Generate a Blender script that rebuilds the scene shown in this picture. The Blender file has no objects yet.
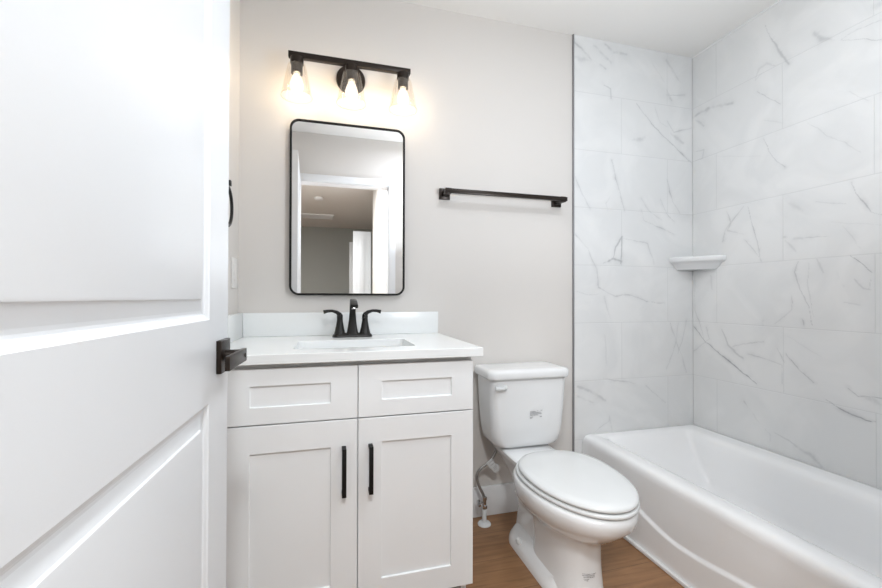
import bpy, bmesh, math, random
import numpy as np
from mathutils import Vector, Matrix, noise
random.seed(4)
SC = bpy.context.scene
COL = SC.collection
PI = math.pi

K = [.28, .06, .46, 1.32, 4.2, .32]
# ------------------------------------------------------------------ camera
cd = bpy.data.cameras.new('camera'); cam = bpy.data.objects.new('camera', cd); COL.objects.link(cam)
cd.sensor_width = 36; cd.lens = 409.78/882*36; cd.clip_start = .02
R_ = Vector((0.96360028, -0.26733874, 0.00212225)); U_ = Vector((-0.00425097, -0.00738415, 0.9999637)); F_ = Vector((0.26731337, 0.96357432, 0.00825182))
cam.matrix_world = Matrix(((R_.x, U_.x, -F_.x, 0), (R_.y, U_.y, -F_.y, 0), (R_.z, U_.z, -F_.z, 1.061), (0, 0, 0, 1)))
SC.camera = cam
# ------------------------------------------------------------------ world, lights, exposure
w = bpy.data.worlds.new('world'); SC.world = w; w.use_nodes = True
w.node_tree.nodes['Background'].inputs[0].default_value = (.9, .95, 1, 1)
w.node_tree.nodes['Background'].inputs[1].default_value = .0
SC.view_settings.view_transform = 'Standard'; SC.view_settings.look = 'None'
SC.view_settings.gamma = 1; SC.view_settings.exposure = 0.42
try: SC.view_settings.use_curve_mapping = False
except Exception: pass

def area(name, loc, target, size, power, color, size_y=None, shape='RECTANGLE'):
    l = bpy.data.lights.new(name, 'AREA'); l.shape = shape; l.size = size
    if size_y: l.size_y = size_y
    l.energy = power; l.color = color
    o = bpy.data.objects.new(name, l); COL.objects.link(o); o.location = loc
    d = Vector(target)-Vector(loc); o.rotation_euler = d.to_track_quat('-Z', 'Y').to_euler()
    return o
area('ceiling_fill_light', (.80, .60, 2.372), (.80, .60, 0), .42, 21*K[0], (.92, .99, 1.10), shape='DISK')  # added main fill from an unseen ceiling fixture
area('shower_downlight', (1.60, 1.0, 2.43), (1.60, 1.0, 0), .14, 8*K[1], (.97, .99, 1), shape='DISK')
area('bounce_fill', (.98, .42, 1.35), (.75, 1.10, 2.44), .30, 20*K[2], (.88, .96, 1.04), shape='DISK')  # added upward fill, standing in for a flash bounced off the ceiling
area('doorway_fill_light', (.08, -.62, 2.385), (.08, -.62, 0), .26, 20*K[3], (.95, .98, 1), shape='DISK')  # added fill through the doorway for cabinet fronts, toilet and tub
area('hallway_fill', (-1.0, -1.3, 2.42), (-1.0, -1.3, 0), .3, 10*K[4], (1, 1, 1), shape='DISK')  # added unseen fill that lifts the hall in the mirror
BULB_W = 1.3*K[5]


# ------------------------------------------------------------------ materials
def mat(name, col, rough=.5, metal=0, spec=.5, coat=0, bump=None):
    m = bpy.data.materials.new(name); m.use_nodes = True
    nt = m.node_tree; b = nt.nodes['Principled BSDF']
    b.inputs['Base Color'].default_value = (*col, 1); b.inputs['Roughness'].default_value = rough
    b.inputs['Metallic'].default_value = metal; b.inputs['Specular IOR Level'].default_value = spec
    b.inputs['Coat Weight'].default_value = coat; b.inputs['Coat Roughness'].default_value = .05
    # every material carries a slight procedural variation
    tc = nt.nodes.new('ShaderNodeTexCoord'); n = nt.nodes.new('ShaderNodeTexNoise')
    sc, amt, bs = bump if bump else (6, .015, 0)
    n.inputs['Scale'].default_value = sc; n.inputs['Detail'].default_value = 4
    nt.links.new(tc.outputs['Object'], n.inputs['Vector'])
    mx = nt.nodes.new('ShaderNodeMix'); mx.data_type = 'RGBA'
    mx.inputs['A'].default_value = (*[c*(1-amt) for c in col], 1); mx.inputs['B'].default_value = (*[min(1, c*(1+amt)) for c in col], 1)
    nt.links.new(n.outputs['Fac'], mx.inputs['Factor']); nt.links.new(mx.outputs['Result'], b.inputs['Base Color'])
    if bs:
        bp = nt.nodes.new('ShaderNodeBump'); bp.inputs['Strength'].default_value = bs; bp.inputs['Distance'].default_value = .001
        nt.links.new(n.outputs['Fac'], bp.inputs['Height']); nt.links.new(bp.outputs['Normal'], b.inputs['Normal'])
    return m
M = {}
M['wall'] = mat('wall_paint', (.70, .672, .642), .6, spec=.3, bump=(220, .01, .15))
M['ceiling'] = mat('ceiling_paint', (.84, .825, .80), .7, spec=.2, bump=(160, .01, .15))
M['trim'] = mat('trim_paint', (.84, .85, .86), .35)
M['door'] = mat('door_paint', (.755, .78, .805), .32, bump=(300, .004, .05))
M['cab'] = mat('cabinet_paint', (.88, .90, .91), .35)
M['quartz'] = mat('white_quartz', (.84, .86, .86), .22, bump=(90, .012, 0))
M['ceramic'] = mat('white_ceramic', (.80, .81, .815), .08, coat=.3)
M['plastic'] = mat('white_plastic', (.72, .735, .735), .16)
M['tub'] = mat('tub_enamel', (.90, .905, .91), .10, coat=.3)
M['black'] = mat('black_metal', (.010, .009, .008), .36, metal=0, spec=.35, bump=(40, .1, 0))
M['frame'] = mat('matte_black_frame', (.008, .008, .008), .5, spec=.25, bump=(40, .1, 0))
M['bronze'] = mat('dark_bronze', (.026, .019, .015), .32, metal=.6, bump=(60, .15, 0))
M['strip'] = mat('grey_metal_strip', (.30, .30, .31), .35, metal=.6)
M['chrome'] = mat('chrome', (.62, .62, .63), .18, metal=1)
M['braid'] = mat('steel_braid', (.33, .32, .31), .38, metal=.8, bump=(500, .4, .6))
M['ink'] = mat('grey_ink', (.30, .30, .31), .6)
M['gap'] = mat('cabinet_inside', (.35, .35, .36), .7)
M['caulk'] = mat('white_caulk', (.86, .86, .86), .4)
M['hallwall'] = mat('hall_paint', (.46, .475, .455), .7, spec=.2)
M['mirror'] = mat('mirror_glass', (.98, .98, .98), .0, metal=1, bump=(1, .0, 0))
M['ivory'] = mat('switch_plastic', (.80, .78, .76), .3)

def glass(name, tint, f0=.02, rim=.22):
    m = bpy.data.materials.new(name); m.use_nodes = True; nt = m.node_tree
    for n in list(nt.nodes): nt.nodes.remove(n)
    o = nt.nodes.new('ShaderNodeOutputMaterial'); t = nt.nodes.new('ShaderNodeBsdfTransparent'); g = nt.nodes.new('ShaderNodeBsdfGlossy')
    lw = nt.nodes.new('ShaderNodeLayerWeight'); lw.inputs['Blend'].default_value = .35
    mp = nt.nodes.new('ShaderNodeMath'); mp.operation = 'MULTIPLY_ADD'; mp.inputs[1].default_value = rim; mp.inputs[2].default_value = f0
    mx = nt.nodes.new('ShaderNodeMixShader'); t.inputs[0].default_value = (*tint, 1); g.inputs[0].default_value = (1, .97, .93, 1); g.inputs['Roughness'].default_value = .03
    nt.links.new(lw.outputs['Facing'], mp.inputs[0]); nt.links.new(mp.outputs[0], mx.inputs[0])
    nt.links.new(t.outputs[0], mx.inputs[1]); nt.links.new(g.outputs[0], mx.inputs[2]); nt.links.new(mx.outputs[0], o.inputs[0])
    return m
M['glass'] = glass('clear_shade_glass', (.985, .97, .95))
M['bulbglass'] = glass('amber_bulb_glass', (.99, .95, .88))
def glow(name, tint, s):
    m = glass(name, tint); nt = m.node_tree; o = [n for n in nt.nodes if n.type == 'OUTPUT_MATERIAL'][0]; mx = [n for n in nt.nodes if n.type == 'MIX_SHADER'][0]
    e = nt.nodes.new('ShaderNodeEmission'); e.inputs[0].default_value = (1, .91, .78, 1); e.inputs[1].default_value = s
    a = nt.nodes.new('ShaderNodeAddShader'); nt.links.new(mx.outputs[0], a.inputs[0]); nt.links.new(e.outputs[0], a.inputs[1]); nt.links.new(a.outputs[0], o.inputs[0]); return m
M['bulbglass'] = glow('lit_bulb_glass', (.99, .96, .90), .55)
def emit(name, col, s):
    m = bpy.data.materials.new(name); m.use_nodes = True; b = m.node_tree.nodes['Principled BSDF']
    b.inputs['Base Color'].default_value = (*col, 1); b.inputs['Emission Color'].default_value = (*col, 1); b.inputs['Emission Strength'].default_value = s
    return m
M['filament'] = emit('glowing_filament', (1, .80, .52), 60)
M['diffuser'] = emit('fill_diffuser', (1, .98, .95), 4*K[0])  # glow of the two added fill lamps

# marble-look tile: vein amount is stored per vertex in 'vein', grout lines in 'grout'
def marble():
    m = bpy.data.materials.new('marble_tile'); m.use_nodes = True; nt = m.node_tree; b = nt.nodes['Principled BSDF']; L = nt.links.new
    tc = nt.nodes.new('ShaderNodeTexCoord')
    a = nt.nodes.new('ShaderNodeAttribute'); a.attribute_name = 'vein'
    g = nt.nodes.new('ShaderNodeAttribute'); g.attribute_name = 'grout'
    n = nt.nodes.new('ShaderNodeTexNoise'); n.inputs['Scale'].default_value = 3.2; n.inputs['Detail'].default_value = 6; n.inputs['Distortion'].default_value = 1.2
    L(tc.outputs['Object'], n.inputs['Vector'])
    r = nt.nodes.new('ShaderNodeValToRGB'); r.color_ramp.elements[0].position = .42; r.color_ramp.elements[0].color = (.755, .762, .762, 1)
    r.color_ramp.elements[1].position = .60; r.color_ramp.elements[1].color = (.80, .805, .803, 1); L(n.outputs['Fac'], r.inputs[0])
    m1 = nt.nodes.new('ShaderNodeMix'); m1.data_type = 'RGBA'; m1.inputs['B'].default_value = (.34, .35, .365, 1)
    L(a.outputs['Fac'], m1.inputs['Factor']); L(r.outputs[0], m1.inputs['A'])
    m2 = nt.nodes.new('ShaderNodeMix'); m2.data_type = 'RGBA'; m2.inputs['B'].default_value = (.52, .53, .535, 1)
    L(g.outputs['Fac'], m2.inputs['Factor']); L(m1.outputs['Result'], m2.inputs['A'])
    L(m2.outputs['Result'], b.inputs['Base Color']); b.inputs['Roughness'].default_value = .22; b.inputs['Specular IOR Level'].default_value = .4
    return m
M['tile'] = marble()

def planks():
    m = bpy.data.materials.new('oak_vinyl_planks'); m.use_nodes = True; nt = m.node_tree; b = nt.nodes['Principled BSDF']; L = nt.links.new
    tc = nt.nodes.new('ShaderNodeTexCoord'); mp = nt.nodes.new('ShaderNodeMapping'); L(tc.outputs['Object'], mp.inputs[0]); mp.inputs['Location'].default_value = (.31, .07, 0)
    br = nt.nodes.new('ShaderNodeTexBrick'); br.inputs['Scale'].default_value = 1; br.inputs['Brick Width'].default_value = 1.22; br.inputs['Row Height'].default_value = .18
    br.inputs['Mortar Size'].default_value = .0012; br.inputs['Color1'].default_value = (.285, .150, .070, 1); br.inputs['Color2'].default_value = (.325, .172, .082, 1); br.inputs['Mortar'].default_value = (.16, .09, .05, 1)
    L(mp.outputs[0], br.inputs['Vector'])
    st = nt.nodes.new('ShaderNodeMapping'); st.inputs['Scale'].default_value = (2.2, 22, 1); L(tc.outputs['Object'], st.inputs[0])
    n = nt.nodes.new('ShaderNodeTexNoise'); n.inputs['Scale'].default_value = 2.2; n.inputs['Detail'].default_value = 8; n.inputs['Distortion'].default_value = .6; L(st.outputs[0], n.inputs['Vector'])
    n2 = nt.nodes.new('ShaderNodeTexNoise'); n2.inputs['Scale'].default_value = 7; L(tc.outputs['Object'], n2.inputs['Vector'])
    r = nt.nodes.new('ShaderNodeValToRGB'); r.color_ramp.elements[0].position = .3; r.color_ramp.elements[0].color = (.55, .55, .55, 1); r.color_ramp.elements[1].position = .7; r.color_ramp.elements[1].color = (1.2, 1.2, 1.2, 1)
    L(n.outputs['Fac'], r.inputs[0])
    x = nt.nodes.new('ShaderNodeMix'); x.data_type = 'RGBA'; x.blend_type = 'MULTIPLY'; x.inputs['Factor'].default_value = .65; L(br.outputs['Color'], x.inputs['A']); L(r.outputs[0], x.inputs['B'])
    y = nt.nodes.new('ShaderNodeMix'); y.data_type = 'RGBA'; y.blend_type = 'SOFT_LIGHT'; y.inputs['Factor'].default_value = .5; L(x.outputs['Result'], y.inputs['A']); L(n2.outputs['Fac'], y.inputs['B'])
    L(y.outputs['Result'], b.inputs['Base Color']); b.inputs['Roughness'].default_value = .42
    return m
M['floor'] = planks()

# ------------------------------------------------------------------ mesh helpers (all take world coordinates)
def BM(): return bmesh.new()
def box(bm, x0, x1, y0, y1, z0, z1, bev=0, seg=2):
    vs = [bm.verts.new((x, y, z)) for x in (x0, x1) for y in (y0, y1) for z in (z0, z1)]
    fs = [(0, 1, 3, 2), (4, 6, 7, 5), (0, 4, 5, 1), (2, 3, 7, 6), (0, 2, 6, 4), (1, 5, 7, 3)]
    faces = [bm.faces.new([vs[i] for i in f]) for f in fs]
    if bev:
        es = list({e for f in faces for e in f.edges})
        bmesh.ops.bevel(bm, geom=es, offset=bev, segments=seg, affect='EDGES', profile=.5)
    return bm
def loft(bm, rings, cap0=True, cap1=True, closed=True):
    R = [[bm.verts.new(p) for p in r] for r in rings]
    n = len(R[0])
    for a, b in zip(R, R[1:]):
        for i in range(n if closed else n-1):
            j = (i+1) % n
            bm.faces.new((a[i], a[j], b[j], b[i]))
    if cap0: bm.faces.new(R[0][::-1])
    if cap1: bm.faces.new(R[-1])
    return bm
def circ(c, r, ax, n=32, ry=None, start=0):
    ax = Vector(ax).normalized(); t = Vector((0, 0, 1)) if abs(ax.z) < .9 else Vector((1, 0, 0))
    u = ax.cross(t).normalized(); v = ax.cross(u); ry = r if ry is None else ry
    return [Vector(c)+u*r*math.cos(start+2*PI*i/n)+v*ry*math.sin(start+2*PI*i/n) for i in range(n)]
def lathe(bm, c, prof, ax=(0, 0, 1), n=32, cap0=True, cap1=True):
    A = Vector(ax).normalized(); c = Vector(c)
    return loft(bm, [circ(c+A*h, max(r, 1e-4), A, n) for r, h in prof], cap0, cap1)
def tube(bm, pts, rad, n=16, caps=True):
    pts = [Vector(p) for p in pts]; rs = rad if isinstance(rad, (list, tuple)) else [rad]*len(pts); rings = []; pu = None
    for i, p in enumerate(pts):
        t = (pts[min(i+1, len(pts)-1)]-pts[max(i-1, 0)]).normalized()
        if pu is None:
            k = Vector((0, 0, 1)) if abs(t.z) < .9 else Vector((1, 0, 0)); pu = t.cross(k).normalized()
        pu = (pu-t*pu.dot(t)).normalized(); v = t.cross(pu)
        rings.append([p+pu*rs[i]*math.cos(2*PI*j/n)+v*rs[i]*math.sin(2*PI*j/n) for j in range(n)])
    return loft(bm, rings, caps, caps)
def smooth_path(pts, k=8):
    pts = [Vector(p) for p in pts]; P = [pts[0]]+pts+[pts[-1]]; out = []
    for i in range(1, len(P)-2):
        for j in range(k):
            t = j/k; a, b, c, d = P[i-1:i+3]
            out.append(.5*((2*b)+(-a+c)*t+(2*a-5*b+4*c-d)*t*t+(-a+3*b-3*c+d)*t**3))
    out.append(pts[-1]); return out
def rrect(x0, x1, y0, y1, r, z, k=8):
    out = []
    for cx, cy, a0 in ((x1-r, y1-r, 0), (x0+r, y1-r, PI/2), (x0+r, y0+r, PI), (x1-r, y0+r, 1.5*PI)):
        for i in range(k+1):
            a = a0+PI/2*i/k; out.append((cx+r*math.cos(a), cy+r*math.sin(a), z))
    return out
def sup(xc, w, y0, y1, z, e=2.0, n=64, eb=None, wide=.5):
    """closed ring in the XY plane, front (y0) exponent e, back (y1) exponent eb"""
    eb = eb or e; ym = y0+(y1-y0)*wide; out = []
    for i in range(n):
        a = 2*PI*i/n; s, c = math.sin(a), math.cos(a); ee = e if c > 0 else eb
        x = xc-w*math.copysign(abs(s)**(2/ee), s)
        y = ym-(ym-y0)*abs(c)**(2/ee) if c > 0 else ym+(y1-ym)*abs(c)**(2/ee)
        out.append((x, y, z))
    return out
def wloc(o):
    v = Vector((0, 0, 0))
    while o: v = v+o.location; o = o.parent
    return v
def obj(name, bm, m, parent=None, smooth=35, keep=False):
    bmesh.ops.recalc_face_normals(bm, faces=bm.faces)
    if parent is not None: org = wloc(parent)
    elif keep: org = Vector((0, 0, 0))
    else:
        xs = [v.co for v in bm.verts]
        org = Vector(((min(v.x for v in xs)+max(v.x for v in xs))/2, (min(v.y for v in xs)+max(v.y for v in xs))/2, min(v.z for v in xs)))
    bmesh.ops.translate(bm, verts=bm.verts, vec=-org)
    me = bpy.data.meshes.new(name); bm.to_mesh(me); bm.free(); me.materials.append(M[m] if isinstance(m, str) else m)
    if smooth:
        me.polygons.foreach_set('use_smooth', [True]*len(me.polygons)); me.set_sharp_from_angle(angle=math.radians(smooth))
    o = bpy.data.objects.new(name, me); COL.objects.link(o)
    if parent is not None: o.parent = parent
    else: o.location = org
    return o
def thing(name, loc, label, cat):
    o = bpy.data.objects.new(name, None); COL.objects.link(o); o.location = loc; o.empty_display_size = .05
    o['label'] = label; o['category'] = cat; return o
def struct(name, bm, m, label=None, **k):
    o = obj(name, bm, m, **k); o['kind'] = 'structure'
    if label: o['label'] = label
    return o
def qbox(name, m, *a, bev=0, parent=None, **k): return obj(name, box(BM(), *a, bev=bev), m, parent, **k)
def sbox(name, m, *a, bev=0, **k): return struct(name, box(BM(), *a, bev=bev), m, **k)

# vein traces of the tiles: (width, strength, [h, z, h, z ...]) in metres on the wall
VEINS_BACK=[(3,0.45,[1.235,2.411,1.283,2.377,1.332,2.333,1.432,2.288]),
(5,0.3,[1.332,2.428,1.412,2.363,1.463,2.328]),
(4,0.35,[1.432,2.419,1.483,2.384,1.566,2.383]),
(7,0.25,[1.244,2.319,1.332,2.316]),
(1.1,0.85,[1.629,2.126,1.693,2.067,1.751,2.011,1.835,1.948,2.012,1.831]),
(1,0.3,[1.752,2.123,1.786,2.042,1.835,2.021]),
(1.2,0.4,[1.835,2.057,1.88,1.993,2.012,2.037]),
(4,0.3,[1.857,1.987,1.948,1.941]),
(5,0.3,[1.607,1.924,1.671,1.931,1.725,1.976]),
(2,0.45,[1.422,2.2,1.463,2.188,1.469,2.136]),
(1,0.2,[1.737,2.362,1.814,2.273]),
(4,0.22,[1.836,2.395,1.926,2.289]),
(4,0.35,[1.836,2.231,1.869,2.18]),
(2,0.3,[1.836,2.203,1.96,2.22]),
(1.2,0.4,[1.244,1.691,1.292,1.601,1.341,1.536]),
(1,0.5,[1.472,1.805,1.503,1.694,1.554,1.531]),
(1.5,0.5,[1.834,1.72,1.867,1.604,1.917,1.534]),
(1,0.35,[1.66,1.609,1.713,1.54,1.8,1.491]),
(1.2,0.25,[1.462,1.604,1.437,1.568,1.445,1.533]),
(1,0.4,[1.662,1.542,1.675,1.487,1.744,1.463,1.883,1.417]),
(1,0.45,[1.785,1.607,1.827,1.529,1.883,1.486]),
(1.1,0.5,[1.251,1.39,1.325,1.317,1.375,1.211,1.387,1.113,1.49,1.07,1.594,1.077,1.702,1.041,1.812,1.032]),
(3,0.7,[1.418,1.242,1.477,1.268,1.534,1.258]),
(2,0.6,[1.477,1.268,1.495,1.334,1.534,1.391,1.529,1.247]),
(1,0.4,[1.542,1.38,1.702,1.364,1.743,1.252]),
(1,0.3,[1.425,1.07,1.458,0.95]),
(1,0.35,[1.251,1.091,1.325,1.076,1.387,1.085]),
(1.2,0.4,[1.853,0.922,1.91,0.783,1.967,0.642]),
(1.2,0.35,[1.91,0.921,1.89,0.806,1.825,0.66]),
(1.2,0.35,[1.968,0.932,1.938,0.828,1.901,0.749]),
(2,0.15,[1.425,0.863,1.438,0.71]),
(4,0.35,[1.263,0.6,1.362,0.562,1.425,0.515]),
(1.5,0.3,[1.412,0.635,1.489,0.62,1.62,0.591]),
(2.5,0.3,[1.263,0.547,1.349,0.509]),
(1,0.4,[1.687,0.577,1.755,0.528,1.824,0.478]),
(3,0.3,[1.45,0.426,1.47,0.338]),
(1.2,0.3,[1.362,0.358,1.45,0.405])]
VEINS_RIGHT=[(1.1,0.5,[1.466,2.364,1.443,2.283]),
(2.2,0.45,[1.443,2.283,1.405,2.21,1.366,2.121]),
(4,0.4,[1.262,2.2,1.234,2.159,1.185,2.126]),
(1,0.4,[1.159,2.115,1.039,2.037]),
(1,0.4,[1.159,2.117,1.11,2.123,1.038,2.118]),
(2,0.2,[1.511,2.129,1.496,2.173,1.46,2.183,1.419,2.146]),
(1.5,0.25,[1.511,2.129,1.482,2.143]),
(4,0.4,[1.868,2.092,1.828,2.101,1.77,2.106,1.68,2.085,1.629,2.07]),
(3,0.3,[1.868,2.101,1.799,2.02]),
(1.1,0.5,[1.501,2.068,1.454,2.023,1.395,1.96]),
(1.5,0.15,[1.475,1.919,1.393,1.87]),
(1.1,0.6,[1.476,1.823,1.451,1.755,1.414,1.693,1.381,1.661]),
(1,0.25,[1.281,1.824,1.214,1.738,1.102,1.63]),
(1,0.3,[1.14,1.889,1.083,1.828]),
(2,0.3,[1.848,1.892,1.799,1.884,1.809,1.836,1.849,1.84]),
(1.5,0.12,[1.725,1.825,1.491,1.739]),
(6,0.2,[1.058,2.178,1.038,2.17]),
(1.1,0.6,[1.131,1.526,1.107,1.455,1.071,1.394,1.042,1.373]),
(1.4,0.4,[1.661,1.513,1.642,1.456,1.671,1.417,1.69,1.357]),
(1.4,0.4,[1.57,1.521,1.633,1.464,1.661,1.415,1.571,1.384]),
(1.4,0.5,[1.549,1.516,1.528,1.419,1.503,1.332,1.488,1.245]),
(1.2,0.3,[1.571,1.358,1.496,1.266]),
(4,0.4,[1.388,1.341,1.311,1.323]),
(1.5,0.35,[1.311,1.323,1.216,1.317]),
(2.5,0.3,[1.381,1.324,1.332,1.265]),
(4,0.2,[1.38,1.503,1.297,1.432]),
(1.5,0.25,[1.258,1.476,1.151,1.441]),
(1.3,0.5,[1.325,1.226,1.346,1.182,1.319,1.098,1.286,1.024,1.271,0.943]),
(1.1,0.3,[1.285,1.216,1.292,1.112,1.267,0.98]),
(1.1,0.35,[1.353,1.076,1.354,1.007,1.427,0.941]),
(1.2,0.75,[1.141,1.231,1.109,1.198,1.075,1.159]),
(2,0.3,[1.13,1.135,1.104,1.101,1.078,1.094]),
(1.2,0.3,[1.164,1.04,1.109,1.034]),
(2,0.25,[1.259,1.228,1.235,1.168]),
(1,0.2,[1.163,1.357,1.108,1.255]),
(1,0.15,[1.209,1.38,1.046,1.338]),
(1.6,0.35,[1.858,1.185,1.858,0.991,1.804,0.842]),
(2,0.2,[1.761,1.18,1.751,1.105]),
(3,0.2,[1.187,1.166,1.164,1.109]),
(1.5,0.3,[1.077,1.133,1.083,1.094]),
(1.4,0.9,[1.868,0.9,1.794,0.821,1.72,0.771]),
(1.8,0.9,[1.72,0.771,1.618,0.714,1.51,0.645]),
(1.3,0.35,[1.793,0.897,1.771,0.84,1.868,0.761]),
(2.2,0.4,[1.693,0.896,1.659,0.819,1.578,0.759]),
(1.2,0.4,[1.634,0.814,1.57,0.836,1.48,0.853]),
(1.5,0.35,[1.554,0.785,1.466,0.767,1.398,0.749,1.398,0.665]),
(1.5,0.3,[1.418,0.824,1.391,0.764]),
(1.1,0.6,[1.381,0.804,1.334,0.746,1.275,0.697]),
(1.2,0.5,[1.151,0.703,1.117,0.675,1.047,0.685]),
(5,0.4,[1.088,0.672,1.048,0.662]),
(1.2,0.75,[1.228,0.633,1.167,0.607,1.093,0.591,1.061,0.595]),
(2.5,0.4,[1.574,0.545,1.518,0.477,1.451,0.421,1.451,0.381]),
(2,0.3,[1.433,0.432,1.348,0.409]),
(5,0.4,[1.348,0.409,1.277,0.381,1.243,0.355]),
(1,0.15,[1.372,0.885,1.24,0.814]),
(1,0.5,[1.315,0.965,1.309,0.938]),
(1.3,0.5,[1.28,0.967,1.272,0.941]),
(5,0.25,[1.482,0.956,1.48,0.927])]

# ------------------------------------------------------------------ the room
XL, XR, YB, YF, ZC = -.359, 2.014, 1.880, .12, 2.44
sbox('floor', 'floor', -1.7, 2.2, -4.8, 2.0, -.05, 0, keep=True)
sbox('ceiling', 'ceiling', -1.7, 2.2, -4.8, 2.0, ZC, ZC+.08)
sbox('wall_back', 'wall', XL-.1, XR+.12, YB, YB+.1, 0, ZC)
sbox('wall_left', 'wall', XL-.1, XL, 0.0, YB, 0, ZC)
# front wall with the door opening x -.222 .. .515, head 2.045
DX0, DX1, DZ = -.222, .515, 2.03
bm = BM(); box(bm, XL-.1, DX0-.02, 0, YF, 0, ZC); box(bm, DX1+.02, XR+.12, 0, YF, 0, ZC); box(bm, DX0-.02, DX1+.02, 0, YF, DZ+.02, ZC)
struct('wall_front', bm, 'wall')
bm = BM(); box(bm, DX0-.02, DX0, -.005, YF+.002, 0, DZ+.02); box(bm, DX1, DX1+.02, -.005, YF+.002, 0, DZ+.02); box(bm, DX0, DX1, -.005, YF+.002, DZ, DZ+.02)
for yy0, yy1 in ((YF, YF+.014), (-.016, 0)):
    box(bm, DX0-.065, DX0-.006, yy0, yy1, 0, DZ+.006, .003); box(bm, DX1+.006, DX1+.062, yy0, yy1, 0, DZ+.006, .003); box(bm, DX0-.065, DX1+.062, yy0, yy1, DZ+.006, DZ+.062, .003)
struct('trim_2', bm, 'trim', 'white casing and jamb around the bathroom doorway')
sbox('wall_tub_end', 'wall', 1.245, XR, YF, .352, 0, ZC)

# tiled walls: fine grids carrying vein and grout amounts per vertex
def tile_wall(name, h0, h1, hseams_even, hseams_odd, z0, z1, place, veins, seed, extra, coarse=False):
    zr = [.32+.304*k for k in range(8)]; G = .0011
    def axis(a, b, cuts, step=.003):
        s = list(np.arange(a, min(b, .95), .008))+list(np.arange(max(a, .95), b, step))+[b] if coarse and b < 2 else list(np.arange(a, b, step))+[b]
        for c in cuts:
            if a < c < b: s += [c-G*1.6, c-G, c+G, c+G*1.6]
        s = np.unique(np.round(s, 5)); keep = [s[0]]
        for v in s[1:]:
            keep.append(v)
        return np.array(keep)
    hs = axis(h0, h1, hseams_even+hseams_odd); zs = axis(z0, z1, zr)
    Hh, Zz = np.meshgrid(hs, zs); Hf, Zf = Hh.ravel(), Zz.ravel()
    row = np.floor((Zf-.32)/.304).astype(int)
    # warp for natural edges
    def fbm(x, y, s):
        r = np.zeros_like(x)
        rg = np.random.RandomState(s)
        for o in range(5):
            f = 9*1.9**o; a = 1/1.6**o
            for q in range(2):
                th = rg.rand()*6.28; ph = rg.rand()*6.28
                r += a*np.sin(f*(x*np.cos(th)+y*np.sin(th))+ph+1.7*np.sin(f*.6*(x*np.sin(th)-y*np.cos(th))+ph*2))
        return r/3
    wx, wy = fbm(Hf, Zf, seed), fbm(Hf, Zf, seed+1); fine = fbm(Hf*2.5, Zf*2.5, seed+2)
    V = np.zeros_like(Hf); f2, f3 = fbm(Hf*5, Zf*5, seed+7), fbm(Hf*5, Zf*5, seed+8); PX = Hf+.0050*wx+.0022*fine+.0030*f2; PZ = Zf+.0050*wy+.0030*f3
    allv = list(veins)
    rg = np.random.RandomState(seed)
    for (ea, eb_, cnt) in extra:            # unseen continuation of the wall
        for _ in range(cnt):
            x, z = rg.uniform(ea, eb_), rg.uniform(.35, 2.4); an = rg.uniform(-1.2, -.4); q = [x, z]
            for s in range(4): x += .07*math.cos(an); z += .07*math.sin(an); an += rg.uniform(-.5, .5); q += [x, z]
            allv.append((rg.choice([1.1, 1.5, 3]), rg.uniform(.2, .6), q))
    for wd, st, q in allv:
        pts = [(q[i], q[i+1]) for i in range(0, len(q), 2)]; px = .0029
        if wd >= 4: st *= 1.1
        best = np.full_like(Hf, 9.); tt = np.zeros_like(Hf); acc = 0; tot = sum(math.hypot(b[0]-a[0], b[1]-a[1]) for a, b in zip(pts, pts[1:])) or 1
        for a, b in zip(pts, pts[1:]):
            dx, dz = b[0]-a[0], b[1]-a[1]; L2 = dx*dx+dz*dz+1e-9; t = np.clip(((PX-a[0])*dx+(PZ-a[1])*dz)/L2, 0, 1)
            d = np.hypot(PX-a[0]-t*dx, PZ-a[1]-t*dz); s = d < best; best = np.where(s, d, best); tt = np.where(s, (acc+t*math.sqrt(L2))/tot, tt); acc += math.sqrt(L2)
        wid = (.38 if wd < 2 else .55)*wd*px*(.65+.55*np.sin(PI*np.clip(tt, .06, .94)))*(1+.45*fine)
        core = np.exp(-(best/np.maximum(wid, .0010))**2)
        if wd >= 2.5: core *= np.clip(.55+.7*fine+.45*f2, .05, 1.1)
        halo = .22*np.exp(-(best/(wid*3+.007))**2)*np.clip(.6+.9*fine+.5*f2, 0, 1.6)
        V = np.maximum(V, (1.25 if wd < 2 else 1.0)*st*(.75+.35*f2 if wd < 2 else 1)*np.clip(core+halo, 0, 1))
    soft = np.clip(fbm(Hf*.8+row*3.1, Zf*.8, seed+5)-.55, 0, 1)*.06
    V = np.clip(V+soft, 0, 1)
    Gm = np.zeros_like(Hf)
    for c in zr: Gm = np.maximum(Gm, (np.abs(Zf-c) <= G*1.05)*1.)
    for cs, par in ((hseams_even, 0), (hseams_odd, 1)):
        for c in cs: Gm = np.maximum(Gm, ((np.abs(Hf-c) <= G*1.05) & (row % 2 == par))*.9)
    nh, nz = len(hs), len(zs); depth = -.0006*(Gm > 0)
    co = place(Hf, Zf, depth).astype(np.float32)
    # thickness: add the back corners as a simple skirt
    idx = np.arange(nh*nz).reshape(nz, nh)
    faces = np.stack([idx[:-1, :-1], idx[:-1, 1:], idx[1:, 1:], idx[1:, :-1]], -1).reshape(-1, 4)
    loopb = np.concatenate([idx[0, :], idx[1:, -1], idx[-1, -2::-1], idx[-2:0:-1, 0]])
    bco = place(Hf[loopb], Zf[loopb], np.full(len(loopb), -.0095)).astype(np.float32); nb = len(loopb); base = nh*nz
    sk = np.stack([loopb, base+np.arange(nb), base+(np.arange(nb)+1) % nb, np.roll(loopb, -1)], -1)
    faces = np.concatenate([faces, sk]); co = np.concatenate([co, bco])
    me = bpy.data.meshes.new(name); me.vertices.add(len(co)); me.vertices.foreach_set('co', co.ravel())
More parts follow.
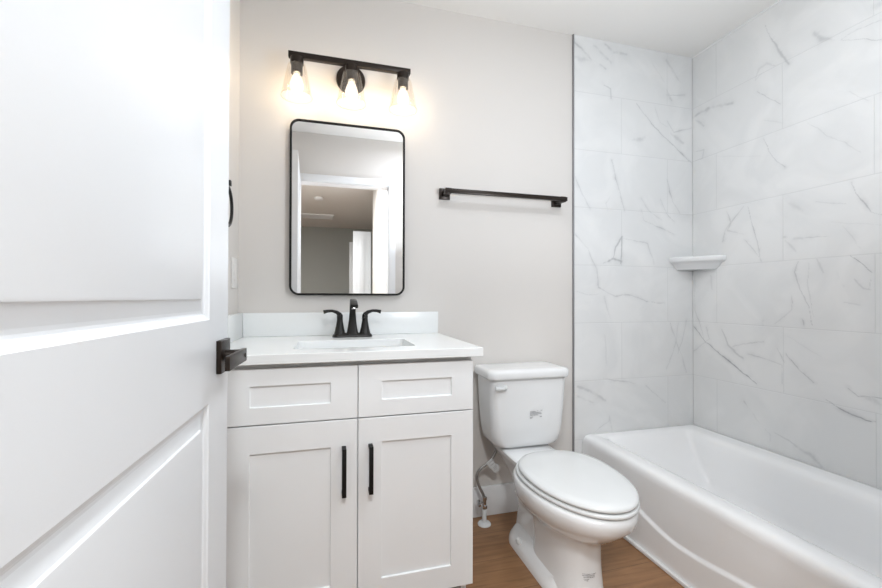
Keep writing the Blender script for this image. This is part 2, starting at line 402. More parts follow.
    me.loops.add(faces.size); me.loops.foreach_set('vertex_index', faces.ravel().astype(np.int32))
    me.polygons.add(len(faces)); me.polygons.foreach_set('loop_start', np.arange(0, faces.size, 4, dtype=np.int32))
    me.update(calc_edges=True); me.validate()
    for nm, arr in (('vein', V), ('grout', Gm*.32)):
        at = me.attributes.new(nm, 'FLOAT', 'POINT'); full = np.zeros(len(co), np.float32); full[:len(arr)] = arr; at.data.foreach_set('value', full)
    me.materials.append(M['tile'])
    o = bpy.data.objects.new(name, me); COL.objects.link(o); o['kind'] = 'structure'; return o
YT = 1.872
tile_wall('wall_alcove', 1.240, XR-.001, [1.837], [1.532], .0, ZC, lambda h, z, d: np.stack([h, YT-d, z], -1), VEINS_BACK, 3, [])
tile_wall('wall_right_tile', .353, YT, [1.723, 1.063, .40], [1.39, .73], .30, ZC, lambda h, z, d: np.stack([XR-.0005-d*1, h, z], -1), VEINS_RIGHT, 11, [(.36, .70, 16)], True)
sbox('wall_right', 'wall', XR+.010, XR+.12, 0, YB, 0, ZC)
sbox('trim_1', 'strip', 1.2325, 1.2395, 1.869, YB, 0, ZC, bev=.0008, label='grey metal edge strip between paint and marble tile')
# ceiling joint strip over the tiles
bm = BM(); box(bm, XR-.006, XR, .353, YT, ZC-.006, ZC); struct('trim_4', bm, 'caulk')
# baseboards
sbox('baseboard_back', 'trim', .48, 1.2325, YB-.014, YB, 0, .142, bev=.003)
sbox('baseboard_left', 'trim', XL, XL+.014, YF+.014, 1.30, 0, .142, bev=.003)
sbox('baseboard_front', 'trim', DX1+.062, 1.245, YF, YF+.014, 0, .142, bev=.003)
sbox('trim_3', 'caulk', 1.262, 1.276, .354, YT, 0, .016, bev=.004, label='white caulk strip along the foot of the tub')

# ------------------------------------------------------------------ hallway behind the camera (seen in the mirror)
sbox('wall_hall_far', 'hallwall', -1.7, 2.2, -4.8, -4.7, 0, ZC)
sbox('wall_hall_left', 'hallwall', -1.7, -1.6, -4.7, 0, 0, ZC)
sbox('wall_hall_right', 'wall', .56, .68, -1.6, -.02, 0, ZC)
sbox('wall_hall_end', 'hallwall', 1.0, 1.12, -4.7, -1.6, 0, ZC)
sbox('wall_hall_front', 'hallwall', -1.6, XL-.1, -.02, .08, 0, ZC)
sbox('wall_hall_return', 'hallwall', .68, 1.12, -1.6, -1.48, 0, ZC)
def hall_door(name, x0, x1, y):
    bm = BM(); box(bm, x0, x1, y-.035, y, .01, 2.03, .002); cx = (x1-x0)
    for z0, z1 in ((.22, .88), (1.02, 1.92)):
        box(bm, x0+.1*cx/.3, x1-.1*cx/.3, y, y+.006, z0, z1, .003)
    return struct(name, bm, 'door')
hall_door('door_2', .36, .62, -2.40)
hall_door('door_3', .37, .67, -3.65)
t = thing('ceiling_vent', (-.2, -3.5, ZC-.02), 'pale slatted air vent on the dim hallway ceiling, seen in the mirror', 'vent')
bm = BM(); box(bm, -.42, .10, -3.70, -3.68, ZC-.02, ZC); box(bm, -.42, .10, -3.38, -3.36, ZC-.02, ZC); box(bm, -.42, -.40, -3.68, -3.38, ZC-.02, ZC); box(bm, .08, .10, -3.68, -3.38, ZC-.02, ZC)
obj('frame', bm, 'trim', t)
bm = BM()
for i in range(6): y = -3.66+i*.047; box(bm, -.40, .08, y, y+.022, ZC-.014, ZC-.008)
obj('slats', bm, 'trim', t)
bm = BM(); lathe(bm, (-.12, -2.2, ZC), [(.06, 0), (.06, -.02), (.05, -.034), (.02, -.038)]); o = obj('smoke_detector', bm, 'trim'); o['label'] = 'round smoke detector on the dim hallway ceiling, seen in the mirror'; o['category'] = 'smoke detector'

# ------------------------------------------------------------------ the open door
th = math.radians(2.04); dv = Vector((math.sin(th), math.cos(th), 0)); nv = Vector((dv.y, -dv.x, 0)); P0 = Vector((-.189, .892, 0)); DW = .75; DT = .035
def dp(u, w_, z): return P0+dv*u+nv*w_+Vector((0, 0, z))
def dbox(bm, u0, u1, w0, w1, z0, z1, bev=0):
    n0 = len(bm.verts); tmp = BM(); box(tmp, u0, u1, w0, w1, z0, z1, bev)
    mp = {v: bm.verts.new(dp(v.co.x, v.co.y, v.co.z)) for v in tmp.verts}
    for f in tmp.faces: bm.faces.new([mp[v] for v in f.verts])
    tmp.free()
bm = BM()
zb, zt = .012, 2.022; ua, ub = -DW, 0; pu0, pu1 = -DW+.114, -.114; panels = ((.24, .880), (1.022, 1.905))
def quad(bm, pts): bm.faces.new([bm.verts.new(dp(*p)) for p in pts])
for side in (0, 1):
    W = lambda d: -d if side == 0 else -DT+d
    zz = [zb, panels[0][0], panels[0][1], panels[1][0], panels[1][1], zt]
    for a, b in ((ua, pu0), (pu1, ub)):
        for z0, z1 in zip(zz, zz[1:]): quad(bm, [(a, W(0), z0), (b, W(0), z0), (b, W(0), z1), (a, W(0), z1)])
    for z0, z1 in ((zz[0], zz[1]), (zz[2], zz[3]), (zz[4], zz[5])): quad(bm, [(pu0, W(0), z0), (pu1, W(0), z0), (pu1, W(0), z1), (pu0, W(0), z1)])
    for z0, z1 in panels:
        prof = [(0, 0), (.002, .0022), (.0075, .0050), (.0085, .0068), (.012, .0078), (.016, .0078), (.034, .0038), (.0355, .0012), (.039, .0006)]
        rs = []
        for o_, d in prof:
            rs.append([dp(u, W(d), z) for u, z in ((pu0+o_, z0+o_), (pu1-o_, z0+o_), (pu1-o_, z1-o_), (pu0+o_, z1-o_))])
        loft(bm, rs, False, True)
for a in (ua, ub): quad(bm, [(a, 0, zb), (a, -DT, zb), (a, -DT, zt), (a, 0, zt)])
for z in (zb, zt): quad(bm, [(ua, 0, z), (ub, 0, z), (ub, -DT, z), (ua, -DT, z)])
bmesh.ops.remove_doubles(bm, verts=bm.verts, dist=.0001)
door = struct('door_1', bm, 'door', 'white two-panel door standing open at the left', smooth=12)
bm = BM(); dbox(bm, -.076, -.016, 0, .009, .922, .982, .0012)
t1 = [dp(-.046, .009, .952), dp(-.046, .036, .952)]; tube(bm, t1, .0105, 24)
hd = obj('door_handle', bm, 'bronze', door); hd['label'] = 'dark bronze square rosette with lever'
bm = BM(); dbox(bm, -.150, -.028, .033, .041, .939, .963, .001); dbox(bm, -.060, -.028, .026, .034, .941, .961, .001)
tube(bm, [dp(-.042, .041, .951), dp(-.042, .0425, .951)], .0035, 16)
obj('lever', bm, 'bronze', hd)
bm = BM(); dbox(bm, -.001, .0015, -.030, -.005, .925, .980, .0005); obj('latch_plate', bm, 'chrome', door)

# ------------------------------------------------------------------ vanity cabinet
CF = 1.305; CX0, CX1 = -.286, .476
van = thing('vanity_cabinet', (.095, 1.6, 0), 'white shaker vanity cabinet with two black bar pulls under the quartz top', 'cabinet')
bm = BM()
box(bm, CX1-.018, CX1, CF+.021, YB-.002, .098, .858, .0008); box(bm, CX1-.018, CX1, CF+.075, YB-.002, 0, .098)
box(bm, CX0, CX0+.018, CF+.021, YB-.002, .0, .858); box(bm, XL+.001, CX0, CF+.021, CF+.04, .0, .858)
box(bm, CX0+.018, CX1-.018, CF+.03, YB-.02, .098, .116); box(bm, CX0+.018, CX1-.018, YB-.02, YB-.003, .116, .845)
obj('carcass', bm, 'cab', van)
bm = BM(); box(bm, CX0+.018, CX1-.018, CF+.0215, CF+.029, .098, .858); obj('face_frame', bm, 'cab', van)
qbox('toe_kick', 'gap', CX0+.018, CX1-.018, CF+.075, CF+.09, 0, .0975, parent=van)
def shaker(name, x0, x1, z0, z1, px0, px1, pz0, pz1):
    bm = BM(); F0, F1 = CF, CF+.020; D = .0065; q = []
    def fr(y, xa, xb, za, zb_): return [(xa, y, za), (xb, y, za), (xb, y, zb_), (xa, y, zb_)]
    rs = [fr(F1, x0, x1, z0, z1), fr(F0+.001, x0, x1, z0, z1), fr(F0, x0+.001, x1-.001, z0+.001, z1-.001), fr(F0, px0, px1, pz0, pz1), fr(F0+.0006, px0+.0008, px1-.0008, pz0+.0008, pz1-.0008), fr(F0+D, px0+.0015, px1-.0015, pz0+.0015, pz1-.0015)]
    loft(bm, rs); return obj(name, bm, 'cab', van, smooth=20)
mx = .0935
d1 = shaker('drawer_front', CX0+.002, mx-.0015, .685, .849, -.218, .012, .7345, .7985)
d2 = shaker('drawer_front', mx+.0015, CX1-.001, .685, .849, .168, .400, .7360, .7960)
d3 = shaker('door', CX0+.002, mx-.0015, .100, .681, -.218, .013, .172, .600)
d4 = shaker('door', mx+.0015, CX1-.001, .100, .681, .168, .399, .172, .604)
for dd, hx in ((d3, .0515), (d4, .1325)):
    bm = BM(); box(bm, hx-.0065, hx+.0065, CF-.034, CF-.025, .4555, .601, .0008)
    for z in (.4605, .596): box(bm, hx-.0064, hx+.0064, CF-.028, CF+.001, z-.005, z+.005, .0008)
    obj('handle', bm, 'frame', dd)

# ------------------------------------------------------------------ quartz top
top = thing('sink_counter', (.07, 1.6, .864), 'white quartz vanity top with backsplash and rectangular undermount sink', 'countertop')
SX0, SX1, SY0, SY1 = -.105, .297, 1.387, 1.640
TX0, TX1, TY0, TY1 = XL+.0005, .502, 1.281, YB-.001
bm = BM()
def ringz(z, r=.02): return rrect(SX0, SX1, SY0, SY1, r, z)
def outer(z, o=0):
    # outer rectangle sampled to match the rounded inner ring
    out = []
    for (x, y, zz), k in zip(rrect(SX0, SX1, SY0, SY1, .02, z), range(36)):
        q = k//9; f = (k % 9)/8
        cx, cy = ((TX1-o, TY1), (TX0, TY1), (TX0, TY0+o), (TX1-o, TY0+o))[q]
        sx = ((x-SX0)/(SX1-SX0)); sy = ((y-SY0)/(SY1-SY0))
        if q == 0: p = (cx, y+(cy-y)*min(1, 2*f)) if f < .5 else (x+(cx-x)*min(1, 2*(1-f)), cy)
        elif q == 1: p = (x+(cx-x)*min(1, 2*f), cy) if f < .5 else (cx, y+(cy-y)*min(1, 2*(1-f)))
        elif q == 2: p = (cx, y+(cy-y)*min(1, 2*f)) if f < .5 else (x+(cx-x)*min(1, 2*(1-f)), cy)
        else: p = (x+(cx-x)*min(1, 2*f), cy) if f < .5 else (cx, y+(cy-y)*min(1, 2*(1-f)))
        if abs(f-.5) < .01: p = (cx, cy)
        out.append((p[0], p[1], z))
    return out
R = [ringz(.8645), ringz(.893), [(x, y, .894) for x, y, z in rrect(SX0-.001, SX1+.001, SY0-.001, SY1+.001, .021, 0)], outer(.894, .0015), outer(.8925, 0), outer(.866, 0), outer(.8645, .0015), ringz(.8645)]
loft(bm, R, False, False); bmesh.ops.remove_doubles(bm, verts=bm.verts, dist=.00005)
obj('countertop', bm, 'quartz', top, smooth=25)
qbox('backsplash', 'quartz', XL+.022, .502, YB-.021, YB-.001, .8945, .994, bev=.001, parent=top)
qbox('side_splash', 'quartz', XL+.0005, XL+.0215, TY0, YB-.001, .8945, .994, bev=.001, parent=top)
bm = BM(); e = .006
rs = [rrect(SX0-.02, SX1+.02, SY0-.02, SY1+.02, .03, .8640), rrect(SX0-e, SX1+e, SY0-e, SY1+e, .022, .8640), rrect(SX0-e+.002, SX1+e-.002, SY0-e+.002, SY1+e-.002, .022, .861), rrect(SX0+.01, SX1-.01, SY0+.01, SY1-.01, .04, .78), rrect(SX0+.05, SX1-.05, SY0+.05, SY1-.05, .05, .745), rrect(SX0+.15, SX1-.15, SY0+.10, SY1-.10, .02, .74)]
loft(bm, rs, False, True)
rs = [rrect(SX0-.02, SX1+.02, SY0-.02, SY1+.02, .03, .8640), rrect(SX0-.02, SX1+.02, SY0-.02, SY1+.02, .03, .78), rrect(SX0+.04, SX1-.04, SY0+.04, SY1-.04, .04, .73)]
loft(bm, rs, False, True)
obj('sink_basin', bm, 'ceramic', top)
bm = BM(); lathe(bm, (.096, 1.5135, .7402), [(.022, 0), (.022, .003), (.012, .003), (.010, .0015)]); obj('sink_drain', bm, 'bronze', top)

# ------------------------------------------------------------------ faucet
fx, fy, fz = .103, 1.770, .894
fa = thing('faucet', (fx, fy, fz), 'black two-handle centerset faucet standing behind the sink', 'faucet')
bm = BM(); rs = []
for z, ox, oy in ((.8943, 0, 0), (.898, 0, 0), (.9035, .003, .003), (.908, .008, .007), (.911, .016, .013)): rs.append(rrect(fx-.083+ox, fx+.083-ox, fy-.028+oy, fy+.028-oy, .0145 if ox > .01 else .024-ox, z))
loft(bm, rs); obj('base_plate', bm, 'black', fa)
bm = BM()
def rsec(c, w_, d_, nrm, up, k=4, r=.4):
    c = Vector(c); nrm = Vector(nrm).normalized(); up = Vector(up).normalized(); out = []
    for x, y, z in rrect(-w_, w_, -d_, d_, min(w_, d_)*r, 0, k): out.append(c+nrm*x+up*y)
    return out
X_ = (1, 0, 0)
path = [((fx, fy, .902), .0250, .024, (0, 1, 0)), ((fx, fy, .930), .0195, .020, (0, 1, .05)), ((fx, fy-.001, .965), .0150, .016, (0, 1, .1)), ((fx, fy-.005, 1.000), .0125, .0135, (0, 1, .2)),
        ((fx, fy-.014, 1.026), .0125, .012, (0, 1, .6)), ((fx, fy-.032, 1.042), .0130, .010, (0, .6, 1)), ((fx, fy-.060, 1.046), .0140, .0085, (0, .1, 1)), ((fx, fy-.092, 1.036), .0150, .008, (0, -.25, 1)), ((fx, fy-.112, 1.024), .0155, .0075, (0, -.45, 1))]
loft(bm, [rsec(c, a, b, X_, up, r=.55) for c, a, b, up in path]); obj('spout', bm, 'black', fa)
bm = BM(); tube(bm, [(fx, fy-.100, 1.028), (fx, fy-.104, 1.012)], .009, 20); obj('aerator', bm, 'chrome', fa)
for s in (-1, 1):
    hx = fx+s*.052; bm = BM()
    lathe(bm, (hx, fy, .900), [(.0245, 0), (.0225, .010), (.0185, .026), (.0150, .045), (.0125, .062), (.0120, .072), (.0125, .078), (.0120, .086), (.0085, .091), (.002, .093)], n=28)
    obj('handle_base', bm, 'black', fa)
    bm = BM()
    pth = [((hx-s*.004, fy, .972), .0118, .0115, (1, 0, 0)), ((hx+s*.001, fy, .988), .0112, .0105, (.8, 0, -.5*s*-1)), ((hx+s*.012, fy, .998), .010, .0075, (.3*s*-1, 0, 1)), ((hx+s*.032, fy-.001, 1.004), .0095, .0055, (-.1*s, 0, 1)), ((hx+s*.050, fy-.002, 1.003), .0105, .0062, (.05*s, 0, 1)), ((hx+s*.066, fy-.003, .999), .012, .0080, (.1*s, 0, 1))]
    loft(bm, [rsec(c, a, b, (0, 1, 0), up, r=.6) for c, a, b, up in [(c, a, b, (s, 0, .3) if i == 0 else ((s*.7, 0, .7) if i == 1 and False else up)) for i, (c, a, b, up) in enumerate([(p[0], p[1], p[2], ((-s, 0, .15), (-s, 0, .6), (-s*.45, 0, 1), (-s*.1, 0, 1), (s*.1, 0, 1), (s*.2, 0, 1))[i]) for i, p in enumerate(pth)])]])
    obj('lever_handle', bm, 'black', fa)

# ------------------------------------------------------------------ mirror
MX0, MX1, MZ0, MZ1 = -.1575, .3415, 1.069, 1.828; MY = 1.853; r0 = .040
mir = thing('wall_mirror', (.092, YB, MZ0), 'rounded rectangular mirror with thin black metal frame above the faucet', 'mirror')
def rxz(x0, x1, z0, z1, r, y): return [(a, y, b) for a, b, _ in rrect(x0, x1, z0, z1, r, 0, 12)]
bm = BM(); t_ = .0088
loft(bm, [rxz(MX0, MX1, MZ0, MZ1, r0, YB-.001), rxz(MX0, MX1, MZ0, MZ1, r0, MY+.001), rxz(MX0+.001, MX1-.001, MZ0+.001, MZ1-.001, r0-.001, MY), rxz(MX0+t_-.001, MX1-t_+.001, MZ0+t_-.001, MZ1-t_+.001, r0-t_+.001, MY), rxz(MX0+t_, MX1-t_, MZ0+t_, MZ1-t_, r0-t_, MY+.001), rxz(MX0+t_, MX1-t_, MZ0+t_, MZ1-t_, r0-t_, MY+.010)], True, False)
obj('frame', bm, 'frame', mir)
bm = BM(); g = t_-.001
loft(bm, [rxz(MX0+g, MX1-g, MZ0+g, MZ1-g, r0-g, MY+.009), rxz(MX0+g, MX1-g, MZ0+g, MZ1-g, r0-g, MY+.005)])
obj('mirror_glass', bm, 'mirror', mir, smooth=0)

# ------------------------------------------------------------------ vanity light
vl = thing('vanity_light', (.097, YB, 2.035), 'three-bulb dark bronze vanity light with clear glass shades above the mirror', 'light')
bm = BM(); lathe(bm, (.0975, YB-.0005, 2.035), [(.064, 0), (.064, .012), (.061, .017), (.030, .019)], ax=(0, -1, 0), n=48); obj('backplate', bm, 'bronze', vl)
bm = BM(); box(bm, -.1570, .3475, 1.757, 1.781, 2.040, 2.062, .0012); obj('bar', bm, 'bronze', vl)
bm = BM(); box(bm, .086, .111, 1.77, YB-.015, 2.042, 2.060, .001); obj('arm', bm, 'bronze', vl)
for sx in (-.1240, .0955, .3160):
    sy = 1.769; DZ_ = .016
    bm = BM(); lathe(bm, (sx, sy, 2.042), [(.0255, 0), (.0265, -.003), (.0265, -.026), (.020, -.027)]); cp = obj('shade_cap', bm, 'bronze', vl)
    bm = BM(); lathe(bm, (sx, sy, 2.016), [(.0225, 0), (.0225, -.040), (.0190, -.0405), (.0165, -.034)]); obj('socket', bm, 'bronze', vl)
    bm = BM()
    prof = [(.0215, 1.9995), (.029, 1.9985), (.0350, 1.994), (.0385, 1.980), (.0620, 1.865)]
    inner = [(.0606, 1.865), (.0371, 1.9795), (.0335, 1.9925), (.028, 1.9965), (.0215, 1.9972)]
    lathe(bm, (sx, sy, 0), [(a, b+DZ_) for a, b in prof+inner], cap0=False, cap1=False, n=48); sh = obj('glass_shade', bm, 'glass', vl)
    bm = BM(); N = 48
    rim = [Vector((sx+.0613*math.cos(2*PI*i/N), sy+.0613*math.sin(2*PI*i/N), 1.865+DZ_)) for i in range(N)]
    rings = []
    for i, p in enumerate(rim):
        d = (p-Vector((sx, sy, 1.865+DZ_))).normalized(); rings.append([p+d*.0008*math.cos(a)+Vector((0, 0, .0008*math.sin(a))) for a in (0, PI/3, 2*PI/3, PI, 4*PI/3, 5*PI/3)])
    rings.append(rings[0]); loft(bm, rings, False, False); obj('shade_rim', bm, 'strip', sh)
    bm = BM(); lathe(bm, (sx, sy, DZ_), [(.012, 1.966), (.0135, 1.955), (.0205, 1.938), (.0265, 1.918), (.0270, 1.905), (.022, 1.890), (.010, 1.881), (.001, 1.879)], cap0=False, cap1=False); bl = obj('bulb', bm, 'bulbglass', vl)
    bm = BM()
    for k in range(6):
        a = 2*PI*k/6; b = a+PI/6
        tube(bm, [(sx+.003*math.cos(a), sy+.003*math.sin(a), 1.969), (sx+.010*math.cos(b), sy+.010*math.sin(b), 1.916)], .0009, 6)
    lathe(bm, (sx, sy, DZ_), [(.003, 1.958), (.004, 1.950), (.002, 1.942)], n=12)
    obj('filament', bm, 'filament', bl)
    l = bpy.data.lights.new('bulb_glow', 'POINT'); l.energy = BULB_W; l.color = (1, .965, .92); l.shadow_soft_size = .012
    o = bpy.data.objects.new('bulb_glow', l); COL.objects.link(o); o.location = (0, 0, 0); o.parent = vl; o.location = Vector((sx, sy, 1.934))-vl.location

# ------------------------------------------------------------------ towel bar
tb = thing('towel_bar', (.84, YB, 1.553), 'long square black towel bar on the wall beside the mirror', 'towel bar')
for x, lab in ((.536, 1), (1.135, 1)):
    bm = BM(); box(bm, x-.026, x+.026, YB-.012, YB-.0005, 1.527, 1.579, .002); m_ = obj('mounting_plate', bm, 'bronze', tb)
    bm = BM(); box(bm, x-.014, x+.014, 1.803, YB-.011, 1.540, 1.566, .0015); obj('post', bm, 'bronze', m_)
bm = BM(); box(bm, .519, 1.154, 1.799, 1.817, 1.5435, 1.5635, .001); obj('rail', bm, 'bronze', tb)

# ------------------------------------------------------------------ towel ring and switch on the left wall
tr = thing('towel_ring', (XL, 1.55, 1.46), 'black towel ring on the left wall, half hidden by the open door', 'towel ring')
bm = BM(); box(bm, XL+.0005, XL+.010, 1.495, 1.545, 1.419, 1.469, .001); box(bm, XL+.009, XL+.045, 1.511, 1.529, 1.436, 1.454, .001); obj('mount', bm, 'black', tr)
bm = BM(); pts = [(XL+.036, 1.508+.066*math.sin(a), 1.366+.066*math.cos(a)) for a in np.linspace(0, 2*PI, 49)]; tube(bm, pts, .0055, 12, False); obj('ring', bm, 'black', tr)
sw = thing('light_switch', (XL, 1.785, 1.155), 'pale rocker switch plate on the left wall above the side splash', 'switch')
qbox('plate', 'ivory', XL+.0005, XL+.006, 1.742, 1.828, 1.095, 1.215, bev=.0015, parent=sw); qbox('rocker', 'ivory', XL+.0062, XL+.010, 1.768, 1.802, 1.122, 1.188, bev=.001, parent=sw)

# ------------------------------------------------------------------ corner shelf
def shelf_ring(ax, ay, z, bow, n=20):
    c = Vector((XR-.001, YT-.001, z)); A = Vector((XR-ax, YT-.001, z)); B = Vector((XR-.001, YT-ay, z)); out = [c]
    k = Vector((-1, -1, 0)).normalized()
    out.append(A)
    for i in range(1, n):
        t = i/n; p = A.lerp(B, t); f = (1-abs(2*t-1)**6)*bow; out.append(p+k*f)
    out.append(B); return out
bm = BM(); loft(bm, [shelf_ring(.105, .135, 1.216, .012), shelf_ring(.120, .150, 1.218, .013), shelf_ring(.126, .157, 1.224, .014), shelf_ring(.145, .180, 1.248, .018), shelf_ring(.156, .194, 1.256, .022), shelf_ring(.163, .201, 1.259, .024), shelf_ring(.166, .204, 1.264, .025), shelf_ring(.166, .204, 1.282, .025), shelf_ring(.161, .199, 1.287, .022), shelf_ring(.154, .192, 1.286, .020), shelf_ring(.148, .184, 1.278, .018), shelf_ring(.13, .165, 1.274, .014)])
o = obj('corner_shelf', bm, 'ceramic'); o['label'] = 'small white ceramic shelf in the corner of the marble tile'; o['category'] = 'shelf'

# ------------------------------------------------------------------ bathtub
tub = thing('bathtub', (1.64, 1.11, 0), 'white alcove bathtub under the marble tiled walls', 'bathtub')
TB0, TB1 = .3545, YT-.0015; TXR = XR-.0025
bm = BM()
rs = [rrect(1.2848, TXR, TB0, TB1, .010, .3058), rrect(1.2853, TXR, TB0, TB1, .010, .315), rrect(1.2870, TXR, TB0, TB1, .012, .3245), rrect(1.2905, TXR, TB0, TB1, .014, .3330), rrect(1.2960, TXR-.001, TB0+.001, TB1-.001, .014, .3395), rrect(1.3040, TXR-.003, TB0+.003, TB1-.003, .014, .3440), rrect(1.319, TXR-.006, TB0+.006, TB1-.006, .014, .3460),
      rrect(1.345, TXR-.03, TB0+.025, TB1-.020, .03, .3455), rrect(1.370, TXR-.075, TB0+.05, TB1-.042, .05, .342), rrect(1.386, TXR-.095, TB0+.062, TB1-.056, .035, .335), rrect(1.398, TXR-.107, TB0+.070, TB1-.068, .032, .321), rrect(1.404, TXR-.114, TB0+.078, TB1-.084, .030, .295),
      rrect(1.416, TXR-.124, TB0+.10, TB1-.150, .030, .20), rrect(1.428, TXR-.134, TB0+.12, TB1-.205, .032, .125), rrect(1.440, TXR-.144, TB0+.135, TB1-.228, .04, .100), rrect(1.46, TXR-.165, TB0+.16, TB1-.262, .06, .084), rrect(1.50, TXR-.20, TB0+.20, TB1-.31, .06, .078), rrect(1.62, TXR-.32, TB0+.55, TB1-.60, .02, .074)]
loft(bm, rs, False, True); obj('basin', bm, 'tub', tub, smooth=60)
def zc(y):
    if y < .55: return .16+.11*((.55-y)/.2)**2
    if y < 1.27: return .118+.040*(1-math.cos(PI*min(1, (1.27-y)/.42)))/2
    return .118+.034*min(1, (y-1.27)/.18)**1.5+.04*min(1, max(0, (y-1.45)/.12))
bm = BM(); ys = np.linspace(TB0+.0005, TB1-.0005, 110); zs = list(np.linspace(0, .3060, 84)); rs = []
for y in ys:
    f = []
    for z in zs:
        q = max(0, min(1, (z-zc(y))/.013)); f.append((1.2750+.0098*q*q*(3-2*q), y, z))
    rs.append(f+[(1.292, y, z) for z in (.3060, .2, .1, 0)])
loft(bm, rs); obj('apron', bm, 'tub', tub, smooth=50)
bm = BM(); lathe(bm, (1.64, .62, .0768), [(.03, 0), (.03, .003), (.02, .003), (.015, .001)]); obj('drain', bm, 'chrome', tub)

# ------------------------------------------------------------------ toilet
TC = .877
to = thing('toilet', (TC, 1.45, 0), 'white two-piece toilet with closed lid between vanity and bathtub', 'toilet')
bm = BM()
def S(w_, y0, y1, z, e=2.1, eb=2.3, wide=.6): return sup(TC, w_, y0, y1, z, e, 64, eb, wide)
loft(bm, [S(.100, 1.200, 1.50, 0, 2.6, 6, .55), S(.098, 1.203, 1.50, .010, 2.6, 6, .55), S(.090, 1.212, 1.50, .03, 2.5, 6, .55), S(.086, 1.222, 1.50, .12, 2.5, 6, .55), S(.088, 1.222, 1.51, .19, 2.4, 5, .55), S(.096, 1.212, 1.54, .222, 2.3, 4, .55), S(.118, 1.180, 1.58, .245, 2.2, 2.6, .57),
          S(.146, 1.140, 1.60, .265, 2.15, 2.3, .58), S(.166, 1.112, 1.615, .290, 2.1, 2.3, .6), S(.179, 1.078, 1.600, .322, 2.1, 2.2), S(.184, 1.070, 1.600, .348, 2.1, 2.2), S(.183, 1.071, 1.600, .362, 2.1, 2.2), S(.178, 1.077, 1.600, .370, 2.1, 2.2), S(.170, 1.086, 1.600, .372, 2.1, 2.2)])
# rear deck under the tank, trapway and foot
D_ = lambda w_, y0, y1, z, r: rrect(TC-w_, TC+w_, y0, y1, r, z, 8)
loft(bm, [D_(.060, 1.44, 1.70, .16, .05), D_(.075, 1.44, 1.72, .24, .06), D_(.088, 1.46, 1.77, .30, .05), D_(.108, 1.48, 1.83, .345, .05), D_(.118, 1.50, 1.845, .362, .045), D_(.118, 1.50, 1.847, .374, .04), D_(.112, 1.51, 1.84, .379, .035)])
loft(bm, [D_(.066, 1.42, 1.715, .02, .05), D_(.062, 1.42, 1.71, .08, .05), D_(.058, 1.42, 1.70, .14, .05), D_(.062, 1.42, 1.71, .20, .05), D_(.07, 1.42, 1.72, .26, .05)])
loft(bm, [D_(.116, 1.25, 1.725, 0, .11), D_(.115, 1.252, 1.724, .018, .11), D_(.107, 1.262, 1.717, .032, .10), D_(.097, 1.275, 1.705, .048, .09), D_(.082, 1.25, 1.69, .062, .065), D_(.066, 1.28, 1.68, .070, .06)])
obj('bowl', bm, 'ceramic', to, smooth=50)
def oval(xc, yt, L, w_, z, n=80, eb=2.2):
    return sup(xc+.006, w_-.005, yt-.012, yt+L, z, 2.0, n, min(eb, 2.45), .58)
bm = BM(); loft(bm, [oval(TC, 1.098, .485, .170, .3725), oval(TC, 1.090, .498, .179, .3745), oval(TC, 1.082, .51, .186, .3770), oval(TC, 1.079, .515, .189, .381), oval(TC, 1.080, .515, .188, .3865), oval(TC, 1.084, .508, .185, .3900), oval(TC, 1.093, .495, .176, .3905)]); obj('seat', bm, 'plastic', to, smooth=50)
bm = BM(); loft(bm, [oval(TC, 1.100, .455, .166, .3925, eb=3.2), oval(TC, 1.092, .466, .175, .3945, eb=3.2), oval(TC, 1.084, .476, .182, .3965, eb=3.2), oval(TC, 1.082, .480, .184, .400, eb=3.2), oval(TC, 1.084, .478, .182, .407, eb=3.2), oval(TC, 1.092, .468, .175, .4125, eb=3.2), oval(TC, 1.115, .435, .155, .4160, eb=3), oval(TC, 1.19, .30, .10, .4180, eb=2.5), oval(TC, 1.28, .12, .04, .4188, eb=2)]); obj('seat_lid', bm, 'plastic', to, smooth=50)
for s in (-1, 1):
    bm = BM(); box(bm, TC+s*.055-.020, TC+s*.055+.020, 1.545, 1.575, .380, .402, .006, 3); obj('seat_hinge', bm, 'plastic', to)
def T(xo, y0, z, r, y1=1.858): return rrect(TC-.0+xo[0], TC+xo[1], y0, y1, r, z, 10)
bm = BM(); loft(bm, [T((-.095, .110), 1.715, .3795, .04, 1.815), T((-.130, .142), 1.695, .384, .045, 1.832), T((-.150, .158), 1.682, .394, .045, 1.842), T((-.163, .168), 1.676, .412, .042, 1.848), T((-.171, .174), 1.672, .440, .040, 1.852), T((-.176, .178), 1.668, .490, .038), T((-.181, .182), 1.664, .560, .036), T((-.185, .185), 1.660, .64, .034), T((-.187, .187), 1.658, .699, .032)])
obj('tank', bm, 'ceramic', to, smooth=50)
bm = BM(); loft(bm, [T((-.190, .188), 1.655, .6985, .03, 1.862), T((-.199, .194), 1.644, .7015, .034, 1.866), T((-.202, .197), 1.641, .708, .036, 1.868), T((-.202, .197), 1.641, .726, .036, 1.868), T((-.200, .195), 1.644, .734, .036, 1.867), T((-.193, .188), 1.652, .740, .036, 1.862), T((-.17, .165), 1.675, .7425, .03, 1.84), T((-.1, .1), 1.72, .7435, .02, 1.80)])
obj('tank_lid', bm, 'ceramic', to, smooth=50)
bm = BM(); lathe(bm, (.752, 1.663, .665), [(.011, 0), (.011, .008), (.008, .012)], ax=(0, -1, 0), n=20)
tube(bm, smooth_path([(.752, 1.653, .665), (.742, 1.647, .664), (.722, 1.642, .665), (.700, 1.640, .668)]), [.0095]*8+[.007]*9+[.008]*8, 14); obj('flush_lever', bm, 'plastic', to)
bm = BM(); lathe(bm, (TC-.101, 1.565, .040), [(.012, 0), (.012, .014), (.009, .021), (.003, .024)], ax=(-.35, 0, 1), n=20); obj('bolt_cap', bm, 'plastic', to)
